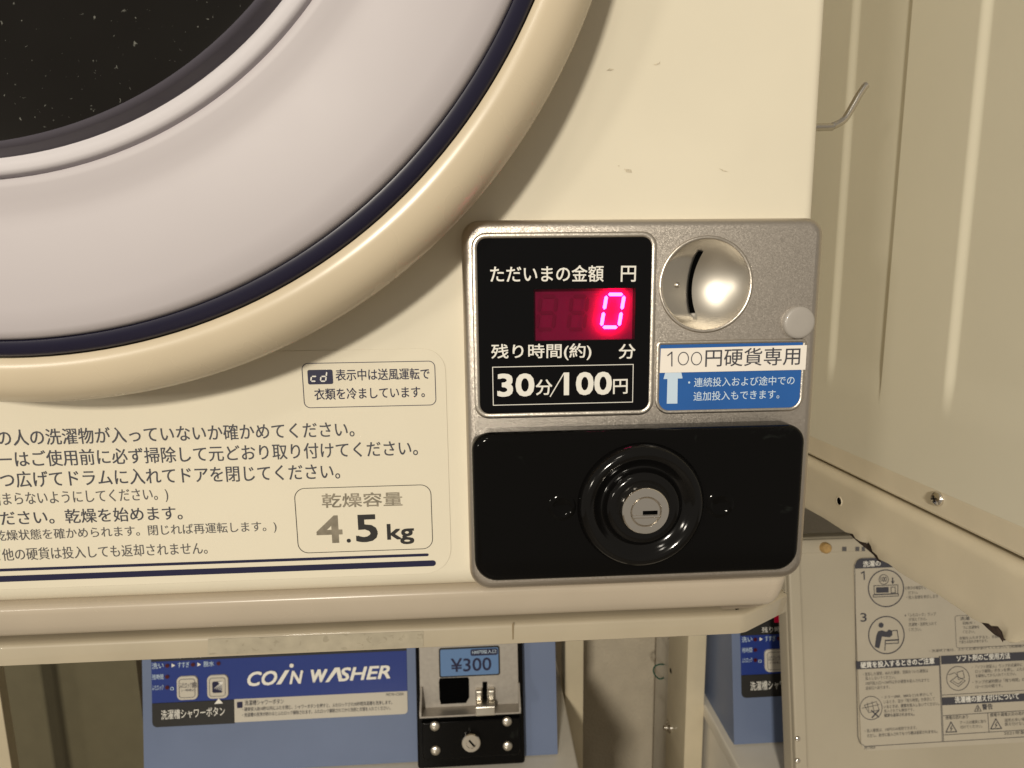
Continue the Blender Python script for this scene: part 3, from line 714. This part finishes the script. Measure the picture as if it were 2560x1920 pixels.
s.slab(p0[0], vv, m0, p0[1], .0008, 0, .008, .002, 3); s.slab(m1, vv, p1[0], p0[1], .0008, 0, .008, .002, 3); s.slab(p0[0], p1[1], p1[0], vv, .0004, 0, .020, .001, 2); s.build('slot_guide', 'steel', cu)
s = Shape(FU2); p0, p1 = FU2.uv(*z7(912, 640)), FU2.uv(*z7(968, 892)); s.poly([(p0[0], p1[1]), (p1[0], p1[1]), (p1[0], p0[1]), (p0[0], p0[1])], .0005); s.build('coin_slot', 'hole', cu, smooth=False)
k0, k1 = g(245, 1200)[0], g(1322, 1200)[0]; kb, kt = g(700, 1455)[1], g(700, 1040)[1]
s = Shape(FU); s.slab(k0, kb, k1, kt, (.006, .006, .001, .001), 0, .006, .002, 3); s.build('lock_plate', 'black_gloss', cu)
FU4 = Frame(FC.pt(0, 0, CP+.006), (1, 0, 0), FC.V)
for q in ((385, 1128), (1184, 1078), (393, 1397), (1190, 1348)):
    s = Shape(FU4); s.ball(FU4.uv(*z7(*q)), .0062, .003, 0, 20); s.build('rivet', 'steel', cu)
p = FU4.uv(*z7(788, 1280)); s = Shape(FU4); s.lathe(p, [(.0118, 0), (.0114, .007), (.0105, .008), (.0062, .008), (.0058, .0072), (.0001, .0072)], 40); s.build('lock_cylinder', 'chrome', cu)
s = Shape(FU4); a = FU4.uv(*z7(770, 1255)); b = FU4.uv(*z7(820, 1310)); s.stroke([a, b], .0022, .0076); s.build('keyway', 'hole', cu, smooth=False)

wm2 = copy_tree(wm); wm2.location.x += PITCHX
wm2['label'] = 'light blue coin washer partly seen behind raised lid with printed instructions'
for o in (wm, wm2): o['group'] = 'coin washers'
# raised lid of the second machine, leaning back, with its instruction label
TL = R(10.5)
FLd = Frame(front(.36).px(2150, 1630), (1, 0, 0), (0, math.sin(TL), math.cos(TL)))
z8 = lambda x, y: (2060+x*.3737, 1300+y*.3737)
zz4 = lambda x, y: (1280+x*.5787, 960+y*.5787)
la = FLd.uv(1976, 1700)[0]; lt = FLd.uv(2070, 1343)[1]
s = Shape(FLd); s.slab(la, -.20, la+.46, lt, (.004, .004, .02, .02), -.022, -.002, .004, 4)
s2 = s; lid = s.build('lid', 'lid', wm2)
s = Shape(FLd); lb0 = FLd.uv(2008, 1700)[0]
s.slab(la+.001, -.20, lb0, lt-.001, (.001, .001, .002, .010), -.004, .004, .002, 4); s.build('lid_edge', 'lid', lid)
s = Shape(FLd); a = FLd.uv(2060, 1368)
s.slab(lb0, lt-.018, la+.455, lt-.002, (.001, .001, .01, .001), -.004, .0015, .0012, 3); s.build('lid_lip', 'lid', lid)
for q in ((1990, 1842), (1990, 1897)):
    s = Shape(FLd); s.ball(FLd.uv(*q), .0033, .0018, .004, 16); s.build('lid_screw', 'chrome', lid)
s = Shape(FLd); s.lathe(a, [(.0066, 0), (.0064, .005), (.005, .0068), (.0001, .007)], 28); s.build('lid_bumper', 'rubber', lid)
s = Shape(FLd); 
for x0, x1 in ((2103, 2114), (2136, 2146), (2152, 2160)): s.polypx([(x0, 1377), (x1, 1377), (x1, 1366), (x0, 1366)], .0018)
s.build('lid_vents', 'ink_soft', lid, smooth=False)
s = Shape(FLd); q0 = FLd.uv(2134, 1396); q1 = FLd.uv(*z8(250, 1535))
s.slab(q0[0], q1[1]-.002, la+.42, q0[1], (.010, .010, .012, .012), -.002, .0002, .0001, 1); ll = s.build('instruction_label', 'lid_label', lid, smooth=False)
FLt = Frame(FLd.pt(0, 0, .0005), (1, 0, 0), FLd.V)
FLu = Frame(FLd.pt(0, 0, .0009), (1, 0, 0), FLd.V)
bk = Shape(FLt)
def bar(x0, y0, x1, y1, rt=0):          # black header: left-bottom and right-top in crop measure
    a, b = FLt.uv(*z8(x0, y0)), FLt.uv(*z8(x1, y1)); bk.poly(rr(a[0], a[1], b[0], b[1], (0, 0, 0, rt)))
bar(209, 326, 700, 262-22, .009); bar(218, 1000, 772, 920); bar(785, 966, 1500, 875); bar(792, 1240, 1500, 1152)
for args in (('洗濯の', z8(262, 316), z8(380, 308), 15, .02), ('硬貨を投入するときのご注意', z8(245, 993), z8(740, 962), 16, .025),
             ('ソフト剤のご使用方法', z8(888, 948), z8(1246, 928), 16, .02), ('洗濯機の据え付けについて', z8(876, 1226), z8(1306, 1198), 16, .02)):
    Shape(FLu).text(*args).build('header_lettering', 'white_print', ll, smooth=False)
for pts in ([(206, 300), (216, 960), (228, 1450), (240, 1490), (275, 1515), (790, 1484)], [(770, 912), (792, 1484), (1500, 1442)], [(775, 910), (800, 1484)], [(790, 1172), (1500, 1130)],
            [(798, 1310), (1500, 1265)], [(1096, 1290), (1104, 1420)], [(804, 1438), (1500, 1395)]): bk.strokepx([z8(*q) for q in pts], 1.3)
def ringpx(x, y, r, wd):
    c = FLt.uv(*z8(x, y)); k = (Vector(FLt.uv(*z8(x+r, y)))-Vector(c)).length; bk.frame(circ(*c, k, 40), circ(*c, k-wd*k/r, 40))
ringpx(415, 457, 121, 7); ringpx(418, 770, 122, 7); ringpx(315, 1258, 76, 4); ringpx(897, 1060, 78, 4); ringpx(400, 398, 33, 4)
def st8(pts, wd=2.0): bk.strokepx([z8(*q) for q in pts], wd)
def po8(pts): bk.polypx([z8(*q) for q in pts])
st8([(338, 498), (334, 440), (494, 434), (494, 492), (338, 498)], 1.6); po8([(350, 488), (433, 485), (432, 448), (349, 451)]); st8([(448, 450), (476, 448), (478, 486), (450, 488), (448, 450)], 1.5)
st8([(330, 516), (330, 502), (498, 494), (498, 508), (330, 516)], 1.6)
bk.text('100', z8(380, 415), z8(420, 413), 13, .01); st8([(459, 388), (460, 424)], 3); po8([(446, 408), (461, 428), (474, 406), (460, 414)])
c = FLt.uv(*z8(382, 704)); bk.poly(circ(*c, .0031, 24))
po8([(340, 850), (370, 860), (388, 780), (440, 785), (458, 770), (456, 742), (436, 732), (418, 748), (388, 738), (362, 745), (350, 775)])
st8([(408, 872), (410, 805), (500, 800)], 2); st8([(415, 808), (498, 804), (498, 824), (414, 828)], 2); st8([(450, 742), (490, 738), (498, 798)], 2)
st8([(270, 1240), (350, 1215), (370, 1270), (300, 1290), (270, 1240)], 1.2); st8([(290, 1225), (300, 1280)], 1.2); st8([(320, 1215), (335, 1280)], 1.2); st8([(255, 1260), (370, 1235)], 1.2); st8([(318, 1275), (366, 1318)], 3); st8([(366, 1275), (322, 1322)], 3)
st8([(845, 1080), (900, 1115), (945, 1075), (890, 1045), (845, 1080)], 1.3); st8([(890, 1020), (930, 1008), (940, 1055), (900, 1068), (890, 1020)], 1.3); st8([(835, 1035), (875, 1022), (895, 1040)], 1.3); st8([(865, 1078), (900, 1098), (925, 1076)], 1.3)
for x, y in ((852, 1390), (1152, 1368), (1030, 1262)):
    k = .62 if x == 1030 else 1
    st8([(x-36*k, y+30*k), (x+36*k, y+27*k), (x-2, y-38*k), (x-36*k, y+30*k)], 2.2 if k == 1 else 1.4); st8([(x+4*k, y-14*k), (x-6*k, y+4*k), (x+6*k, y+4*k), (x-4*k, y+20*k)], 1.6)
st8([(250, 356), (268, 346), (270, 398)], 3); bk.text('3', z8(246, 682), z8(287, 680), 22, .01)
bk.text('警告', z8(1060, 1272), z8(1130, 1266), 15, .015)
bk.build('label_marks', 'ink', ll, smooth=False)
tx = Shape(FLt)
for body, L, Rg, h, bd in (
    ('①表示の確認をして', (543, 468), (700, 462), 9, 0), ('ださい。', (565, 498), (628, 495), 8, 0), ('・投入金額を表示します', (553, 530), (765, 522), 9, 0),
    ('※「ふたロック」ランプ', (540, 650), (750, 640), 9, 0), ('が消えてから、', (568, 678), (690, 672), 8.5, 0), ('洗濯物・洗剤を入れて', (567, 712), (754, 704), 9, 0), ('ください。', (567, 745), (652, 742), 8.5, 0),
    ('洗濯', (912, 672), (975, 670), 9, .01), ('回転中・', (930, 702), (1010, 698), 8, 0), ('下に洗濯物を', (930, 732), (1040, 726), 8, 0), ('ください。', (930, 760), (1010, 757), 8, 0),
    ('衣類を入れすぎると、衣類が傷ん', (905, 803), (1230, 786), 8, 0), ('で落ちる恐れがあります。', (903, 828), (1095, 818), 8, 0),
    ('・洗濯終了後は、ふたとお扉があけてください。(洗濯機内の乾燥のため)', (705, 890), (1500, 846), 8.5, 0),
    ('・変形した硬貨、ぬれた硬貨、洗剤のついた硬貨は', (262, 1045), (697, 1020), 9, 0), ('投入しないでください。', (278, 1072), (477, 1062), 8.5, 0),
    ('100円投入口へ100円以外の硬貨を投入されますと', (280, 1106), (705, 1082), 9, 0), ('返却口へ戻ります。', (280, 1138), (440, 1128), 8.5, 0),
    ('・エラー(888、888など)を表示して', (388, 1200), (725, 1178), 9, 0), ('いるとき、及び「残り時間」を表示して', (400, 1230), (742, 1208), 9, 0), ('いるときは、硬貨を投入しないでください。', (400, 1262), (772, 1240), 9, .008),
    ('投入されても無効です。', (402, 1290), (602, 1280), 8.5, 0), ('硬貨も返却されません。', (404, 1320), (606, 1310), 9, .012),
    ('・投入硬貨は、100円のみ使用できます。', (275, 1424), (622, 1400), 9, 0), ('ただし、余分に投入されてもつり銭は返却されません。', (290, 1456), (760, 1425), 9, .008),
    ('・「ソフト剤投入」ランプが点滅中に「ふた', (990, 998), (1390, 976), 9, 0), ('ロック解除」ボタンを押し、ふたロック', (1014, 1026), (1390, 1006), 9, 0), ('を解除してから入れてください。', (1015, 1055), (1286, 1040), 8.5, 0),
    ('・ランプ点滅時間は「残り時間」の表示', (995, 1098), (1390, 1076), 9, 0), ('12〜11分の間です。', (1015, 1128), (1195, 1118), 8.5, 0),
    ('感電の恐れあり', (814, 1336), (964, 1328), 9, .005), ('アースは確実に取り', (910, 1368), (1085, 1358), 8.5, 0), ('付けてください。', (912, 1398), (1060, 1390), 8.5, 0),
    ('感電や漏電火災の恐れあり', (1112, 1318), (1390, 1302), 9, .005), ('湿気の多い場所や', (1208, 1352), (1390, 1342), 8.5, 0), ('据え付けないで', (1210, 1378), (1370, 1370), 8.5, 0),
    ('2021年製', (1205, 1440), (1350, 1432), 9, 0), ('PE1700A', (272, 1536), (345, 1530), 6.5, 0)):
    tx.text(body, z8(*L), z8(*Rg), h, bd)
tx.build('small_lettering', 'ink_soft', ll, smooth=False)
q = recto
s = Shape(FLt); a, b = FLt.uv(*z8(875, 640)), FLt.uv(*z8(1400, 835)); s.outline(a[0], b[1], b[0], a[1], .003, .0005); s.build('note_box', 'ink_soft', ll, smooth=False)

# green wire loop hanging on the wall behind the second leg
FG = front(.70); c = FG.uv(1652, 1679)
s = Shape()
pts = [FG.pt(c[0]+.0125*1.05*math.cos(t)+.002*math.sin(2*t), c[1]+.0145*math.sin(t)) for t in [2*PI*i/40 for i in range(41)]]
s.tube(pts, .0013, 8); lo = s.build('wire_loop', 'green', None)
lo['label'] = 'thin green wire loop hanging beside the stand leg against the wall'; lo['category'] = 'wire'
